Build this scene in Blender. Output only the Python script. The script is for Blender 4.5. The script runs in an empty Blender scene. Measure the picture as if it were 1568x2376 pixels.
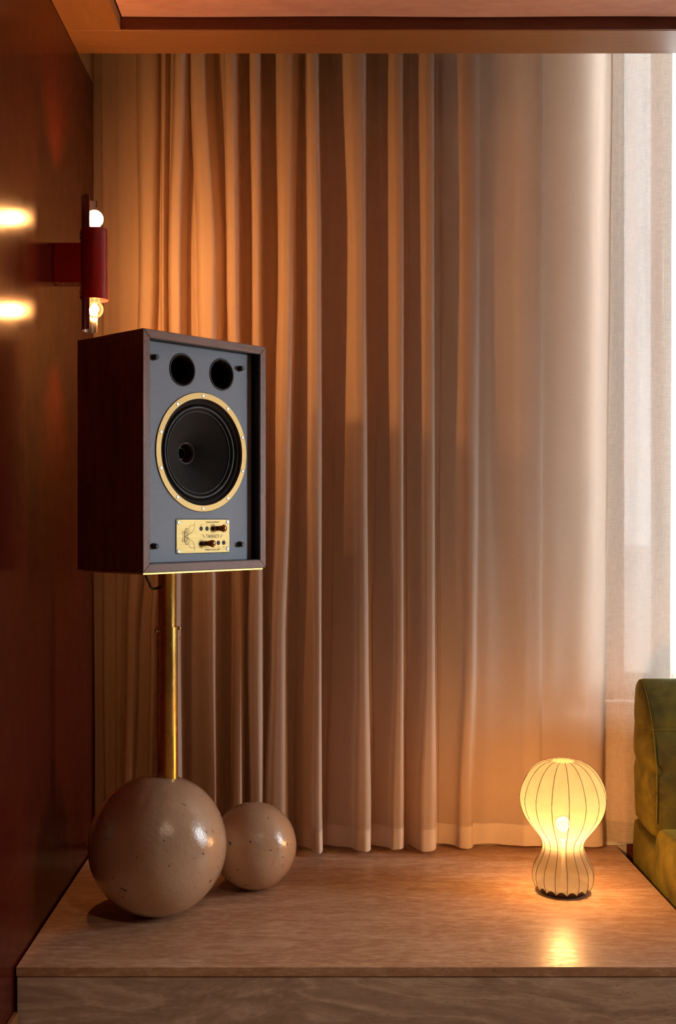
import bpy, bmesh, math, random
from mathutils import Vector, Matrix
random.seed(7)
PI = math.pi
S = bpy.context.scene
C = S.collection

# ------------------------------------------------------------------ camera
CZ = 1.14                       # eye height above the floor
F = 2590.0                      # focal length in pixels of the 1568 x 2376 frame
cam_d = bpy.data.cameras.new('camera')
cam = bpy.data.objects.new('camera', cam_d); C.objects.link(cam)
cam.location = (0, 0, CZ); cam.rotation_euler = (PI/2, 0, 0)
cam_d.sensor_fit = 'VERTICAL'; cam_d.sensor_height = 36; cam_d.sensor_width = 24
cam_d.lens = F/2376*36
cam_d.shift_x = 60/2376; cam_d.shift_y = 15/2376
cam_d.clip_start = 0.02
S.camera = cam

# ------------------------------------------------------------------ world / daylight / exposure
SKY = 20.0
W = bpy.data.worlds.new('overcast_sky'); S.world = W; W.use_nodes = True
bg = W.node_tree.nodes['Background']
bg.inputs['Color'].default_value = (0.90, 0.95, 1.0, 1); bg.inputs['Strength'].default_value = SKY
S.view_settings.view_transform = 'Standard'; S.view_settings.look = 'None'
S.view_settings.gamma = 1; S.view_settings.use_curve_mapping = False
S.view_settings.exposure = 0.5
try:
    S.cycles.use_denoising = True
    S.cycles.max_bounces = 8; S.cycles.diffuse_bounces = 4; S.cycles.use_adaptive_sampling = True; S.cycles.adaptive_threshold = 0.03; S.cycles.transparent_max_bounces = 12
    S.cycles.sample_clamp_indirect = 4.0
    S.cycles.caustics_reflective = False; S.cycles.caustics_refractive = False
except Exception:
    pass
def portal(name, loc, rot, sx, sy):
    l = bpy.data.lights.new(name, 'AREA'); l.shape = 'RECTANGLE'; l.size = sx; l.size_y = sy
    l.cycles.is_portal = True
    o = bpy.data.objects.new(name, l); C.objects.link(o); o.location = loc; o.rotation_euler = rot
    return o
# windows: one in the back wall behind the sheers, one unseen in the right wall
WB = (0.80, 2.55, 0.535, 2.82)       # back window x0,x1,z0,z1
WR = (2.14, 2.74, 0.50, 2.05)        # unseen right window, placed and sized for side daylight: y0,y1,z0,z1
XL, XR, YB, YF = -0.625, 2.9, 3.215, -1.6
portal('window_daylight', ((WB[0]+WB[1])/2, YB+0.34, (WB[2]+WB[3])/2), (-PI/2, 0, 0), WB[1]-WB[0], WB[3]-WB[2])
portal('window_daylight', (XR+0.2, (WR[0]+WR[1])/2, (WR[2]+WR[3])/2), (0, PI/2, 0), WR[3]-WR[2], WR[1]-WR[0])

# ------------------------------------------------------------------ materials
def sock(n, names):
    for k in names:
        if k in n.inputs: return n.inputs[k]
def nmat(name):
    m = bpy.data.materials.new(name); m.use_nodes = True
    nt = m.node_tree; nt.nodes.clear()
    out = nt.nodes.new('ShaderNodeOutputMaterial')
    return m, nt, out
def N(nt, t, **kw):
    n = nt.nodes.new(t)
    for k, v in kw.items(): setattr(n, k, v)
    return n
def principled(name, col, rough=0.5, metal=0.0, coat=0.0, coat_rough=0.1, spec=0.5, sheen=0.0, emis=None, estr=0):
    m, nt, out = nmat(name)
    b = N(nt, 'ShaderNodeBsdfPrincipled')
    b.inputs['Base Color'].default_value = (*col, 1); b.inputs['Roughness'].default_value = rough
    b.inputs['Metallic'].default_value = metal
    b.inputs['Coat Weight'].default_value = coat; b.inputs['Coat Roughness'].default_value = coat_rough
    b.inputs['Specular IOR Level'].default_value = spec
    b.inputs['Sheen Weight'].default_value = sheen
    if emis:
        b.inputs['Emission Color'].default_value = (*emis, 1); b.inputs['Emission Strength'].default_value = estr
    nt.links.new(b.outputs[0], out.inputs[0])
    return m, nt, b
def coords(nt, scale=(1,1,1), rot=(0,0,0)):
    tc = N(nt, 'ShaderNodeTexCoord'); mp = N(nt, 'ShaderNodeMapping')
    mp.inputs['Scale'].default_value = scale; mp.inputs['Rotation'].default_value = rot
    nt.links.new(tc.outputs['Object'], mp.inputs['Vector'])
    return mp.outputs[0]
def noise(nt, vec, scale, detail=4, rough=0.55, dist=0.0):
    n = N(nt, 'ShaderNodeTexNoise'); nt.links.new(vec, n.inputs['Vector'])
    n.inputs['Scale'].default_value = scale; n.inputs['Detail'].default_value = detail
    n.inputs['Roughness'].default_value = rough; n.inputs['Distortion'].default_value = dist
    return n.outputs['Fac']
def ramp(nt, fac, stops):
    r = N(nt, 'ShaderNodeValToRGB'); nt.links.new(fac, r.inputs[0])
    e = r.color_ramp.elements
    while len(e) > 1: e.remove(e[-1])
    for i, (p, c) in enumerate(stops):
        c = (c, c, c) if not isinstance(c, tuple) else c
        x = e[0] if i == 0 else e.new(p)
        x.position = p; x.color = (*c, 1)
    return r.outputs[0]
def bump(nt, fac, strength, dist, b, name='Normal'):
    n = N(nt, 'ShaderNodeBump'); n.inputs['Strength'].default_value = strength; n.inputs['Distance'].default_value = dist
    nt.links.new(fac, n.inputs['Height']); nt.links.new(n.outputs[0], b.inputs[name])
    return n
def mixc(nt, fac, a, b, mode='MIX'):
    n = N(nt, 'ShaderNodeMix', data_type='RGBA', blend_type=mode)
    for s, v in ((n.inputs[0], fac), (n.inputs[6], a), (n.inputs[7], b)):
        if hasattr(v, 'links') or hasattr(v, 'is_linked'): nt.links.new(v, s)
        elif isinstance(v, tuple): s.default_value = (*v, 1)
        else: s.default_value = v
    return n.outputs[2]

M = {}
def wood(name, dark, mid, light, grain=(1,1,1), rough=0.4, coat=0.0, scale=6.0, spec=0.5):
    m, nt, b = principled(name, mid, rough, coat=coat, spec=spec)
    v = coords(nt, grain)
    n1 = noise(nt, v, scale, 5, 0.6, 1.2)
    n2 = noise(nt, coords(nt, tuple(g*5 for g in grain)), scale*4, 3, 0.6)
    c = ramp(nt, n1, [(0.25, dark), (0.5, mid), (0.75, light)])
    c2 = mixc(nt, 0.45, c, ramp(nt, n2, [(0.35, dark), (0.65, light)]))
    nt.links.new(c2, b.inputs['Base Color'])
    bump(nt, n2, 0.15, 0.0006, b)
    M[name] = m
# grain runs along the axis with the small number
wood('oak_x', (0.20,0.085,0.025), (0.27,0.12,0.038), (0.34,0.155,0.052), (0.5,7,7), 0.45)
wood('oak_y', (0.20,0.085,0.025), (0.27,0.12,0.038), (0.34,0.155,0.052), (7,0.5,7), 0.45)
wood('walnut_z', (0.085,0.028,0.013), (0.25,0.092,0.045), (0.42,0.175,0.092), (11,11,0.7), 0.38, spec=0.4)
wood('walnut_x', (0.085,0.028,0.013), (0.25,0.092,0.045), (0.42,0.175,0.092), (0.7,11,11), 0.38, spec=0.4)
wood('red_wood', (0.09,0.018,0.008), (0.13,0.028,0.012), (0.17,0.04,0.018), (0.6,6,6), 0.45)

# left wall: dark red-brown lacquer, slightly wavy gloss
m, nt, b = principled('lacquer_red', (0.085,0.010,0.005), 0.24, coat=0.05, coat_rough=0.18, spec=0.14)
v = coords(nt, (1,1,0.4)); n1 = noise(nt, v, 3.0, 3)
nt.links.new(ramp(nt, n1, [(0.3,(0.06,0.006,0.003)), (0.7,(0.08,0.009,0.004))]), b.inputs['Base Color'])
nt.links.new(ramp(nt, noise(nt, coords(nt,(1,1,1)), 22, 4), [(0.3,0.19),(0.7,0.27)]), b.inputs['Roughness'])
M['lacquer_red'] = m
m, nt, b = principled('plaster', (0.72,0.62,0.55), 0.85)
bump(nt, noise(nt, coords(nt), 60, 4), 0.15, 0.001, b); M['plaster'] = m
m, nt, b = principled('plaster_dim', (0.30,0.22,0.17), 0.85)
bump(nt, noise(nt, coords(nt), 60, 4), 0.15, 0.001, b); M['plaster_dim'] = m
M['white_paint'] = principled('white_paint', (0.80,0.77,0.73), 0.4)[0]
M['dark_floor'] = principled('dark_floor', (0.30,0.19,0.12), 0.5)[0]
M['pavement'] = principled('pavement', (0.60,0.59,0.57), 0.9)[0]
# suede ceiling panel
m, nt, b = principled('suede', (0.55,0.29,0.21), 0.95, sheen=0.3)
n1 = noise(nt, coords(nt, (2,5,1)), 5, 5, 0.6); n2 = noise(nt, coords(nt), 160, 3)
c = ramp(nt, n1, [(0.3,(0.50,0.235,0.165)), (0.7,(0.64,0.35,0.25))])
sp = ramp(nt, noise(nt, coords(nt, (1,1.5,1)), 11, 3, 0.5), [(0.22,0.45),(0.27,1.0)])
nt.links.new(mixc(nt, 1.0, c, sp, 'MULTIPLY'), b.inputs['Base Color'])
bump(nt, n2, 0.25, 0.001, b); M['suede'] = m
# travertine
def travertine(name, sc, dark, mid, light, rough, amt, dst=1.1):
    m, nt, b = principled(name, mid, rough, spec=0.2)
    v = coords(nt, sc)
    n1 = noise(nt, v, 1.6, 9, 0.62, dst)
    c1 = ramp(nt, n1, [(0.22, dark), (0.36, mid), (0.42, light), (0.455, mid), (0.50, dark), (0.545, mid), (0.575, light), (0.61, mid), (0.70, dark), (0.8, light)])
    n2 = noise(nt, coords(nt, (8,22,22)), 3.2, 8, 0.72, dst*0.4)
    c2 = ramp(nt, n2, [(0.3, dark), (0.5, mid), (0.68, light)])
    c = mixc(nt, amt, c2, c1)
    cl = noise(nt, coords(nt, (26, 60, 60)), 2.2, 5, 0.7)
    band = ramp(nt, noise(nt, coords(nt, sc), 1.1, 4, 0.6), [(0.45, 0.0), (0.6, 1.0)])
    pm = N(nt, 'ShaderNodeMath', operation='MULTIPLY'); 
    pr = ramp(nt, cl, [(0.30, 1.0), (0.38, 0.0)]); nt.links.new(pr, pm.inputs[0]); nt.links.new(band, pm.inputs[1])
    pits = ramp(nt, pm.outputs[0], [(0.0, 1.0), (1.0, 0.35)])
    nt.links.new(mixc(nt, 0.9, c, pits, 'MULTIPLY'), b.inputs['Base Color'])
    nt.links.new(ramp(nt, n2, [(0.3, rough+0.12), (0.7, max(0.05, rough-0.06))]), b.inputs['Roughness'])
    bump(nt, pits, 0.5, 0.0012, b); M[name] = m
travertine('travertine', (0.9,5,5), (0.36,0.205,0.12), (0.47,0.285,0.175), (0.74,0.55,0.40), 0.30, 0.3, 0.3)
travertine('travertine_face', (1.2,4,4.2), (0.38,0.29,0.23), (0.52,0.41,0.335), (0.76,0.65,0.56), 0.4, 0.6)
# curtains
def cloth(name, col, trans, transp, thread):
    m, nt, out = nmat(name)
    d = N(nt, 'ShaderNodeBsdfDiffuse'); t = N(nt, 'ShaderNodeBsdfTranslucent')
    nv = noise(nt, coords(nt, (900,900,40)), 1.0, 2, 0.5); nh = noise(nt, coords(nt, (40,40,900)), 1.0, 2, 0.5)
    add = N(nt, 'ShaderNodeMath', operation='ADD'); nt.links.new(nv, add.inputs[0]); nt.links.new(nh, add.inputs[1])
    lo = tuple(c*(1-thread) for c in col); hi = tuple(min(1, c*(1+thread*0.7)) for c in col)
    c = ramp(nt, add.outputs[0], [(0.0, lo), (1.0, hi)])
    mp = N(nt, 'ShaderNodeMapRange'); nt.links.new(add.outputs[0], mp.inputs[0]); mp.inputs[1].default_value = 0.7; mp.inputs[2].default_value = 1.3
    c = ramp(nt, mp.outputs[0], [(0.0, lo), (1.0, hi)])
    nt.links.new(c, d.inputs[0]); nt.links.new(c, t.inputs[0])
    mx = N(nt, 'ShaderNodeMixShader'); mx.inputs[0].default_value = trans
    nt.links.new(d.outputs[0], mx.inputs[1]); nt.links.new(t.outputs[0], mx.inputs[2])
    last = mx.outputs[0]
    if transp > 0:
        tr = N(nt, 'ShaderNodeBsdfTransparent'); m2 = N(nt, 'ShaderNodeMixShader')
        nt.links.new(ramp(nt, mp.outputs[0], [(0.0, min(1,transp*1.5)), (1.0, transp*0.3)]), m2.inputs[0])
        nt.links.new(last, m2.inputs[1]); nt.links.new(tr.outputs[0], m2.inputs[2]); last = m2.outputs[0]
    nt.links.new(last, out.inputs[0]); M[name] = m
cloth('linen', (0.80,0.66,0.55), 0.44, 0.0, 0.035)
cloth('linen_hem', (0.84,0.71,0.61), 0.18, 0.0, 0.06)
cloth('sheer', (0.78,0.66,0.56), 0.13, 0.012, 0.17)
cloth('sheer_hem', (0.82,0.75,0.68), 0.4, 0.10, 0.18)
# brass, chrome, blacks
m, nt, b = principled('brass', (0.83,0.52,0.13), 0.26, 1.0)
nt.links.new(ramp(nt, noise(nt, coords(nt,(6,6,2)), 6, 4), [(0.3,0.22),(0.7,0.32)]), b.inputs['Roughness'])
nt.links.new(ramp(nt, noise(nt, coords(nt,(3,3,3)), 14, 5, 0.7), [(0.25,(0.62,0.36,0.08)),(0.5,(0.83,0.52,0.13))]), b.inputs['Base Color'])
M['brass'] = m
M['brass_plain'] = principled('brass_plain', (0.80,0.50,0.13), 0.3, 1.0)[0]
M['gold_ring'] = principled('gold_ring', (0.52,0.33,0.12), 0.45, 0.7)[0]
m, nt, b = principled('gold_plate', (0.80,0.62,0.26), 0.38, 0.7)
nb = noise(nt, coords(nt,(8,8,900)), 1.2, 3)
nt.links.new(ramp(nt, nb, [(0.3,(0.33,0.21,0.065)),(0.7,(0.46,0.325,0.12))]), b.inputs['Base Color']); M['gold_plate'] = m
M['engraving'] = principled('engraving', (0.15,0.08,0.022), 0.6)[0]
M['steel'] = principled('steel', (0.75,0.73,0.70), 0.18, 1.0)[0]
M['chrome'] = principled('chrome', (0.80,0.76,0.74), 0.10, 1.0)[0]
M['black'] = principled('black', (0.012,0.011,0.011), 0.45)[0]
M['black_soft'] = principled('black_soft', (0.015,0.014,0.013), 0.8)[0]
M['rubber'] = principled('rubber', (0.014,0.013,0.013), 0.4, spec=0.35)[0]
M['copper_knob'] = principled('copper_knob', (0.62,0.29,0.10), 0.18, 1.0)[0]
m, nt, b = principled('throat', (0.03,0.009,0.007), 0.35); M['throat'] = m
m, nt, b = principled('baffle', (0.185,0.20,0.235), 0.55, 0.1)
nt.links.new(ramp(nt, noise(nt, coords(nt), 700, 2), [(0.3,(0.27,0.315,0.38)),(0.7,(0.37,0.42,0.50))]), b.inputs['Base Color'])
bump(nt, noise(nt, coords(nt), 900, 2), 0.2, 0.0004, b); M['baffle'] = m
M['red_enamel'] = principled('red_enamel', (0.36,0.012,0.012), 0.25, coat=0.6, coat_rough=0.08)[0]
M['screw_dark'] = principled('screw_dark', (0.03,0.012,0.01), 0.4, 0.5)[0]
# cream balls: old gloss paint with chips
m, nt, b = principled('ball_paint', (0.60,0.41,0.27), 0.22, coat=0.8, coat_rough=0.15)
n1 = noise(nt, coords(nt,(1,1,1)), 4, 5)
c = ramp(nt, n1, [(0.3,(0.50,0.325,0.20)),(0.7,(0.62,0.425,0.28))])
chip = ramp(nt, noise(nt, coords(nt,(13,13,30)), 2.4, 5, 0.75, 0.4), [(0.325,(0.05,0.025,0.015)),(0.345,(1,1,1))])
fleck = ramp(nt, noise(nt, coords(nt,(1,1,1)), 75, 2, 0.5), [(0.262,(0.08,0.04,0.025)),(0.29,(1,1,1))])
nt.links.new(mixc(nt, 1.0, mixc(nt, 1.0, c, chip, 'MULTIPLY'), fleck, 'MULTIPLY'), b.inputs['Base Color'])
bp = bump(nt, noise(nt, coords(nt), 30, 6, 0.65), 0.45, 0.004, b)
nt.links.new(bp.outputs[0], b.inputs['Coat Normal'])
M['ball_paint'] = m
# lamp shade: resin cocoon film
m, nt, out = nmat('cocoon')
d = N(nt,'ShaderNodeBsdfDiffuse'); t = N(nt,'ShaderNodeBsdfTranslucent'); g = N(nt,'ShaderNodeBsdfGlossy')
cc = ramp(nt, noise(nt, coords(nt,(1,1,1)), 28, 6, 0.7), [(0.3,(0.66,0.58,0.44)),(0.65,(0.76,0.70,0.58))])
nt.links.new(mixc(nt, 1.0, cc, (0.15,0.125,0.095), 'MULTIPLY'), d.inputs[0]); nt.links.new(cc, t.inputs[0]); g.inputs['Roughness'].default_value = 0.6
mx = N(nt,'ShaderNodeMixShader'); mx.inputs[0].default_value = 0.06
nt.links.new(d.outputs[0], mx.inputs[1]); nt.links.new(t.outputs[0], mx.inputs[2])
mg = N(nt,'ShaderNodeMixShader'); mg.inputs[0].default_value = 0.01
nt.links.new(mx.outputs[0], mg.inputs[1]); nt.links.new(g.outputs[0], mg.inputs[2])
tp = N(nt,'ShaderNodeBsdfTransparent'); tp.inputs[0].default_value = (1.0,0.93,0.80,1)
mt_ = N(nt,'ShaderNodeMixShader'); mt_.inputs[0].default_value = 0.19
nt.links.new(mg.outputs[0], mt_.inputs[1]); nt.links.new(tp.outputs[0], mt_.inputs[2]); nt.links.new(mt_.outputs[0], out.inputs[0])
M['cocoon'] = m
M['rib'] = principled('rib', (0.20,0.10,0.035), 0.6)[0]
M['lamp_base'] = principled('lamp_base', (0.035,0.018,0.014), 0.35)[0]
# velvet
m, nt, b = principled('velvet', (0.17,0.17,0.012), 0.9, sheen=0.22)
b.inputs['Sheen Roughness'].default_value = 0.32; b.inputs['Sheen Tint'].default_value = (0.62,0.62,0.05,1)
n1 = noise(nt, coords(nt,(1,1,1)), 13, 5, 0.6, 0.6)
nt.links.new(ramp(nt, n1, [(0.32,(0.065,0.052,0.002)),(0.5,(0.125,0.098,0.004)),(0.7,(0.185,0.145,0.006))]), b.inputs['Base Color'])
bump(nt, noise(nt, coords(nt), 300, 2), 0.2, 0.0008, b); M['velvet'] = m
M['velvet_seam'] = principled('velvet_seam', (0.20,0.18,0.02), 0.8)[0]
# glass
def thin_glass(name, tint, fac=0.10, rough=0.02, emis=None, estr=0):
    m, nt, out = nmat(name)
    tr = N(nt,'ShaderNodeBsdfTransparent'); tr.inputs[0].default_value = (*tint,1)
    gl = N(nt,'ShaderNodeBsdfGlossy'); gl.inputs['Roughness'].default_value = rough
    lw = N(nt,'ShaderNodeLayerWeight'); lw.inputs[0].default_value = 0.25
    mx = N(nt,'ShaderNodeMixShader'); nt.links.new(lw.outputs['Fresnel'], mx.inputs[0])
    nt.links.new(tr.outputs[0], mx.inputs[1]); nt.links.new(gl.outputs[0], mx.inputs[2])
    last = mx.outputs[0]
    if emis:
        e = N(nt,'ShaderNodeEmission'); e.inputs[0].default_value = (*emis,1); e.inputs[1].default_value = estr
        ad = N(nt,'ShaderNodeAddShader'); nt.links.new(last, ad.inputs[0]); nt.links.new(e.outputs[0], ad.inputs[1]); last = ad.outputs[0]
    nt.links.new(last, out.inputs[0]); M[name] = m
thin_glass('pane_glass', (0.95,0.97,0.97))
thin_glass('amber_glass', (0.98,0.90,0.78), emis=(1.0,0.42,0.12), estr=0.35)
thin_glass('lit_globe', (0.98,0.92,0.80), emis=(1.0,0.72,0.42), estr=2.6)
def emitter(name, col, st):
    m, nt, out = nmat(name); e = N(nt,'ShaderNodeEmission'); e.inputs[0].default_value = (*col,1); e.inputs[1].default_value = st
    nt.links.new(e.outputs[0], out.inputs[0]); M[name] = m
emitter('filament', (1.0,0.62,0.30), 12)
thin_glass('lamp_bulb', (0.97,0.90,0.78), emis=(1.0,0.66,0.34), estr=0.3)

# ------------------------------------------------------------------ mesh helpers
def link(name, bm, mat, parent=None, smooth=False, angle=None):
    me = bpy.data.meshes.new(name)
    bmesh.ops.recalc_face_normals(bm, faces=bm.faces[:]) if smooth != 'open' else None
    bm.to_mesh(me); bm.free()
    if smooth:
        for p in me.polygons: p.use_smooth = True
        if angle:
            try: me.set_sharp_from_angle(angle=angle)
            except Exception: pass
    me.materials.append(M[mat])
    o = bpy.data.objects.new(name, me); C.objects.link(o)
    if parent: o.parent = parent
    return o
def empty(name, loc, rz=0):
    o = bpy.data.objects.new(name, None); C.objects.link(o); o.location = loc; o.rotation_euler = (0,0,rz)
    o.empty_display_size = 0.05
    return o
def tag(o, label=None, cat=None, group=None, kind=None):
    if label: o['label'] = label
    if cat: o['category'] = cat
    if group: o['group'] = group
    if kind: o['kind'] = kind
    return o
def box(bm, x0, x1, y0, y1, z0, z1):
    v = [bm.verts.new((x,y,z)) for x in (x0,x1) for y in (y0,y1) for z in (z0,z1)]
    for f in ((0,1,3,2),(4,6,7,5),(0,4,5,1),(2,3,7,6),(0,2,6,4),(1,5,7,3)): bm.faces.new([v[i] for i in f])
    return bm
def nb(): return bmesh.new()
def bevel(bm, w, seg=2):
    bmesh.ops.recalc_face_normals(bm, faces=bm.faces[:])
    bmesh.ops.bevel(bm, geom=bm.edges[:], offset=w, segments=seg, affect='EDGES', profile=0.5)
    return bm
def lathe(bm, prof, n=48, mat=None, close=False):
    """revolve (r, z) profile about local z; mat maps to place"""
    mat = mat or Matrix()
    rows = []
    for r, z in prof:
        if r < 1e-6: rows.append([bm.verts.new(mat @ Vector((0,0,z)))])
        else: rows.append([bm.verts.new(mat @ Vector((r*math.cos(2*PI*k/n), r*math.sin(2*PI*k/n), z))) for k in range(n)])
    seq = list(zip(rows, rows[1:])) + ([(rows[-1], rows[0])] if close else [])
    for a, b_ in seq:
        for k in range(n):
            k2 = (k+1) % n
            if len(a) == 1 and len(b_) == 1: continue
            if len(a) == 1: bm.faces.new((a[0], b_[k], b_[k2]))
            elif len(b_) == 1: bm.faces.new((a[k], a[k2], b_[0]))
            else: bm.faces.new((a[k], a[k2], b_[k2], b_[k]))
    return bm
def tube(bm, pts, r, n=8, cap=True):
    pts = [Vector(p) for p in pts]; rows = []
    up = Vector((0,0,1))
    for i, p in enumerate(pts):
        t = (pts[min(i+1,len(pts)-1)] - pts[max(i-1,0)]).normalized()
        s = t.cross(up)
        if s.length < 1e-3: s = t.cross(Vector((1,0,0)))
        s.normalize(); q = s.cross(t)
        rr = r[i] if isinstance(r, (list,tuple)) else r
        rows.append([bm.verts.new(p + rr*(math.cos(2*PI*k/n)*s + math.sin(2*PI*k/n)*q)) for k in range(n)])
    for a, b_ in zip(rows, rows[1:]):
        for k in range(n): bm.faces.new((a[k], a[(k+1)%n], b_[(k+1)%n], b_[k]))
    if cap: bm.faces.new(rows[0][::-1]); bm.faces.new(rows[-1])
    return bm
def catmull(P, n):
    out = []
    for i in range(len(P)-1):
        p0 = P[max(i-1,0)]; p1 = P[i]; p2 = P[i+1]; p3 = P[min(i+2,len(P)-1)]
        for k in range(n):
            t = k/n
            out.append(tuple(0.5*((2*b_)+(-a+c)*t+(2*a-5*b_+4*c-d)*t*t+(-a+3*b_-3*c+d)*t**3) for a,b_,c,d in zip(p0,p1,p2,p3)))
    out.append(tuple(P[-1])); return out
def rx(a): return Matrix.Rotation(a, 4, 'X')
def ry(a): return Matrix.Rotation(a, 4, 'Y')
def T(x,y,z): return Matrix.Translation((x,y,z))
def X(px, depth): return (px-724)/F*depth
def Z(py, depth): return CZ + (1203-py)/F*depth

# ------------------------------------------------------------------ room shell
ZP = CZ - 0.941        # stone platform top
ZC = CZ + 1.241        # timber soffit of the ceiling
ZS = ZC + 0.026        # suede panel
ZT = 2.88              # top of curtain pocket
def structure(name, bm, mat, parent=None, label=None):
    o = link(name, bm, mat, parent)
    if not parent:
        o['kind'] = 'structure'
        if label: o['label'] = label
    return o
structure('pavement', box(nb(), -60, 60, -60, 60, -0.36, -0.30), 'pavement', label='grey paving outside the windows')
structure('floor', box(nb(), XL-0.15, XR+0.15, YF-0.15, YB+0.15, -0.12, 0.0), 'dark_floor', label='pale brown floor of the room')
wl = structure('wall_left', box(nb(), XL-0.15, XL, YF, YB, 0, ZC), 'lacquer_red', label='glossy dark red-brown lacquered wall beside the speaker')
structure('trim_1', box(nb(), XL-0.15, XL-0.0005, YF, YB, ZC+0.0005, ZT+0.1), 'oak_y', label='timber strip above the lacquered wall')
b0 = nb()
x0,x1,z0,z1 = WB
WT = 0.30; xs0 = 0.45
box(b0, XL-0.15, xs0, YB, YB+WT, 0, ZT+0.1); box(b0, x1, XR+0.15, YB, YB+WT, 0, ZT+0.1)
box(b0, xs0, x1, YB, YB+WT, 0, z0); box(b0, xs0, x1, YB, YB+WT, z1, ZT+0.1)
# left window reveal, splayed to let daylight in behind the curtain end
pl = [(xs0,YB),(x0,YB+0.13),(x0,YB+WT),(xs0,YB+WT)]
va = [b0.verts.new((x,y,z0)) for x,y in pl]; vb = [b0.verts.new((x,y,z1)) for x,y in pl]
b0.faces.new(va); b0.faces.new(vb[::-1])
for i in range(4): b0.faces.new((va[i], vb[i], vb[(i+1)%4], va[(i+1)%4]))
structure('wall_back', b0, 'plaster', label='pale plaster back wall behind the curtains')
b0 = nb(); y0,y1,z0,z1 = WR
box(b0, XR, XR+0.15, YF, y0, 0, ZT+0.1); box(b0, XR, XR+0.15, y1, YB, 0, ZT+0.1)
box(b0, XR, XR+0.15, y0, y1, 0, z0); box(b0, XR, XR+0.15, y0, y1, z1, ZT+0.1)
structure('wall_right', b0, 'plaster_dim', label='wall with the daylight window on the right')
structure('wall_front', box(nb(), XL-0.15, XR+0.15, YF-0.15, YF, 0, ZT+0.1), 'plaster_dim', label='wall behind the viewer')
# ceiling: slab, suede panel, timber frame boards
YS0, YS1 = 2.839, 2.98
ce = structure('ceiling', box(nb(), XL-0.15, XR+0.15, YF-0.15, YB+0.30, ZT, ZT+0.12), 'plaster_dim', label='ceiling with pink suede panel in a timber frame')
XI = -0.4865
def brd(nm, x0,x1,y0,y1,z0,z1,mat): return link(nm, bevel(box(nb(),x0,x1,y0,y1,z0,z1),0.0012,1), mat, ce)
brd('timber_frame_board', XL+0.0004, XR, YS0, YS1, ZC, ZT, 'oak_x')
brd('timber_frame_board', XL+0.0004, XI, YF, YS0-0.0006, ZC, ZT, 'oak_y')
brd('timber_frame_board', XR-0.14, XR, YF, YS0-0.0006, ZC, ZT, 'oak_y')
link('recess_strip', box(nb(), XI+0.0, XR-0.14, YS0-0.004, YS0-0.0002, ZC+0.0012, ZS+0.02), 'red_wood', ce)
# suede panel: padded, soft edges
bmS = nb(); nx, ny = 60, 60
px0, px1, py0, py1 = XI+0.004, XR-0.146, YF+0.01, YS0-0.007
vs = []
for i in range(nx+1):
    for j in range(ny+1):
        u = i/nx; w_ = j/ny
        x = px0+(px1-px0)*u; y = py1-(py1-py0)*(w_**2.2)
        e = min(x-px0, px1-x, py1-y, y-py0)
        z = ZS + 0.006*math.exp(-e/0.012) + 0.0012*math.sin(x*9+1)*math.sin(y*7)
        vs.append(bmS.verts.new((x,y,z)))
for i in range(nx):
    for j in range(ny): bmS.faces.new((vs[i*(ny+1)+j], vs[i*(ny+1)+j+1], vs[(i+1)*(ny+1)+j+1], vs[(i+1)*(ny+1)+j]))
link('suede_panel', bmS, 'suede', ce, smooth=True)
# skirting
structure('baseboard_back', bevel(box(nb(), XL+0.001, 0.905, YB-0.0045, YB-0.0005, ZP+0.0005, ZP+0.032), 0.001, 1), 'white_paint', label='low white skirting under the curtain')
structure('baseboard_right', box(nb(), 0.905, XR, YB-0.006, YB-0.0005, 0.001, ZP+0.002), 'red_wood', label='red-brown skirting behind the sofa')
structure('baseboard_left', bevel(box(nb(), XL+0.0005, XL+0.012, YF, 2.335, 0.001, CZ-1.032), 0.0015, 1), 'oak_y', label='timber skirting at the foot of the lacquered wall')
# back window: frame, sash, panes, handle, sill
def window(name, along, a0, a1, z0, z1, depth, sign, mull, label):
    root = empty(name, (0,0,0)); root['kind'] = 'structure'; root['label'] = label
    def bx(nm, p0,p1,q0,q1,d0,d1,mat='white_paint'):
        bm = nb()
        if along == 'x': box(bm, p0,p1, depth+d0, depth+d1, q0,q1)
        else: box(bm, depth+d0, depth+d1, p0,p1, q0,q1)
        if mat == 'white_paint': bevel(bm, 0.003, 1)
        return link(nm, bm, mat, root)
    fw = 0.02 if along == 'x' else 0.05
    bx('window_frame', a0, a0+fw, z0, z1, 0.03, 0.12); bx('window_frame', a1-fw, a1, z0, z1, 0.03, 0.12)
    bx('window_frame', a0+fw, a1-fw, z0, z0+0.05, 0.03, 0.12); bx('window_frame', a0+fw, a1-fw, z1-0.05, z1, 0.03, 0.12)
    edges = [a0+fw+0.004] + mull + [a1-fw-0.004]
    for e0, e1 in zip(edges, edges[1:]):
        e0 += 0.004; e1 -= 0.004; sw = 0.021 if along == 'x' else 0.05; zb, zt = z0+0.06, z1-0.06
        bx('sash_stile', e0, e0+sw, zb, zt, 0.035, 0.085); bx('sash_stile', e1-sw, e1, zb, zt, 0.035, 0.085)
        bx('sash_rail', e0+sw, e1-sw, zb, zb+0.08, 0.035, 0.085); bx('sash_rail', e0+sw, e1-sw, zt-0.08, zt, 0.035, 0.085)
        bx('pane', e0+sw-0.005, e1-sw+0.005, zb+0.075, zt-0.075, 0.058, 0.064, 'pane_glass')
    return root
w1 = window('window_1', 'x', *WB, YB+0.10, 1, [0.912, 1.055, 1.75], 'white framed window behind the sheer curtain')  # narrow leftmost pane is added so daylight glows through the linen edge
hb = nb(); tube(hb, [(1.048,YB+0.135,1.68),(1.048,YB+0.09,1.68),(1.048,YB+0.088,1.70),(1.048,YB+0.088,1.74),(1.048,YB+0.088,1.98)], [0.012,0.011,0.011,0.010,0.009], 10)
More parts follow.
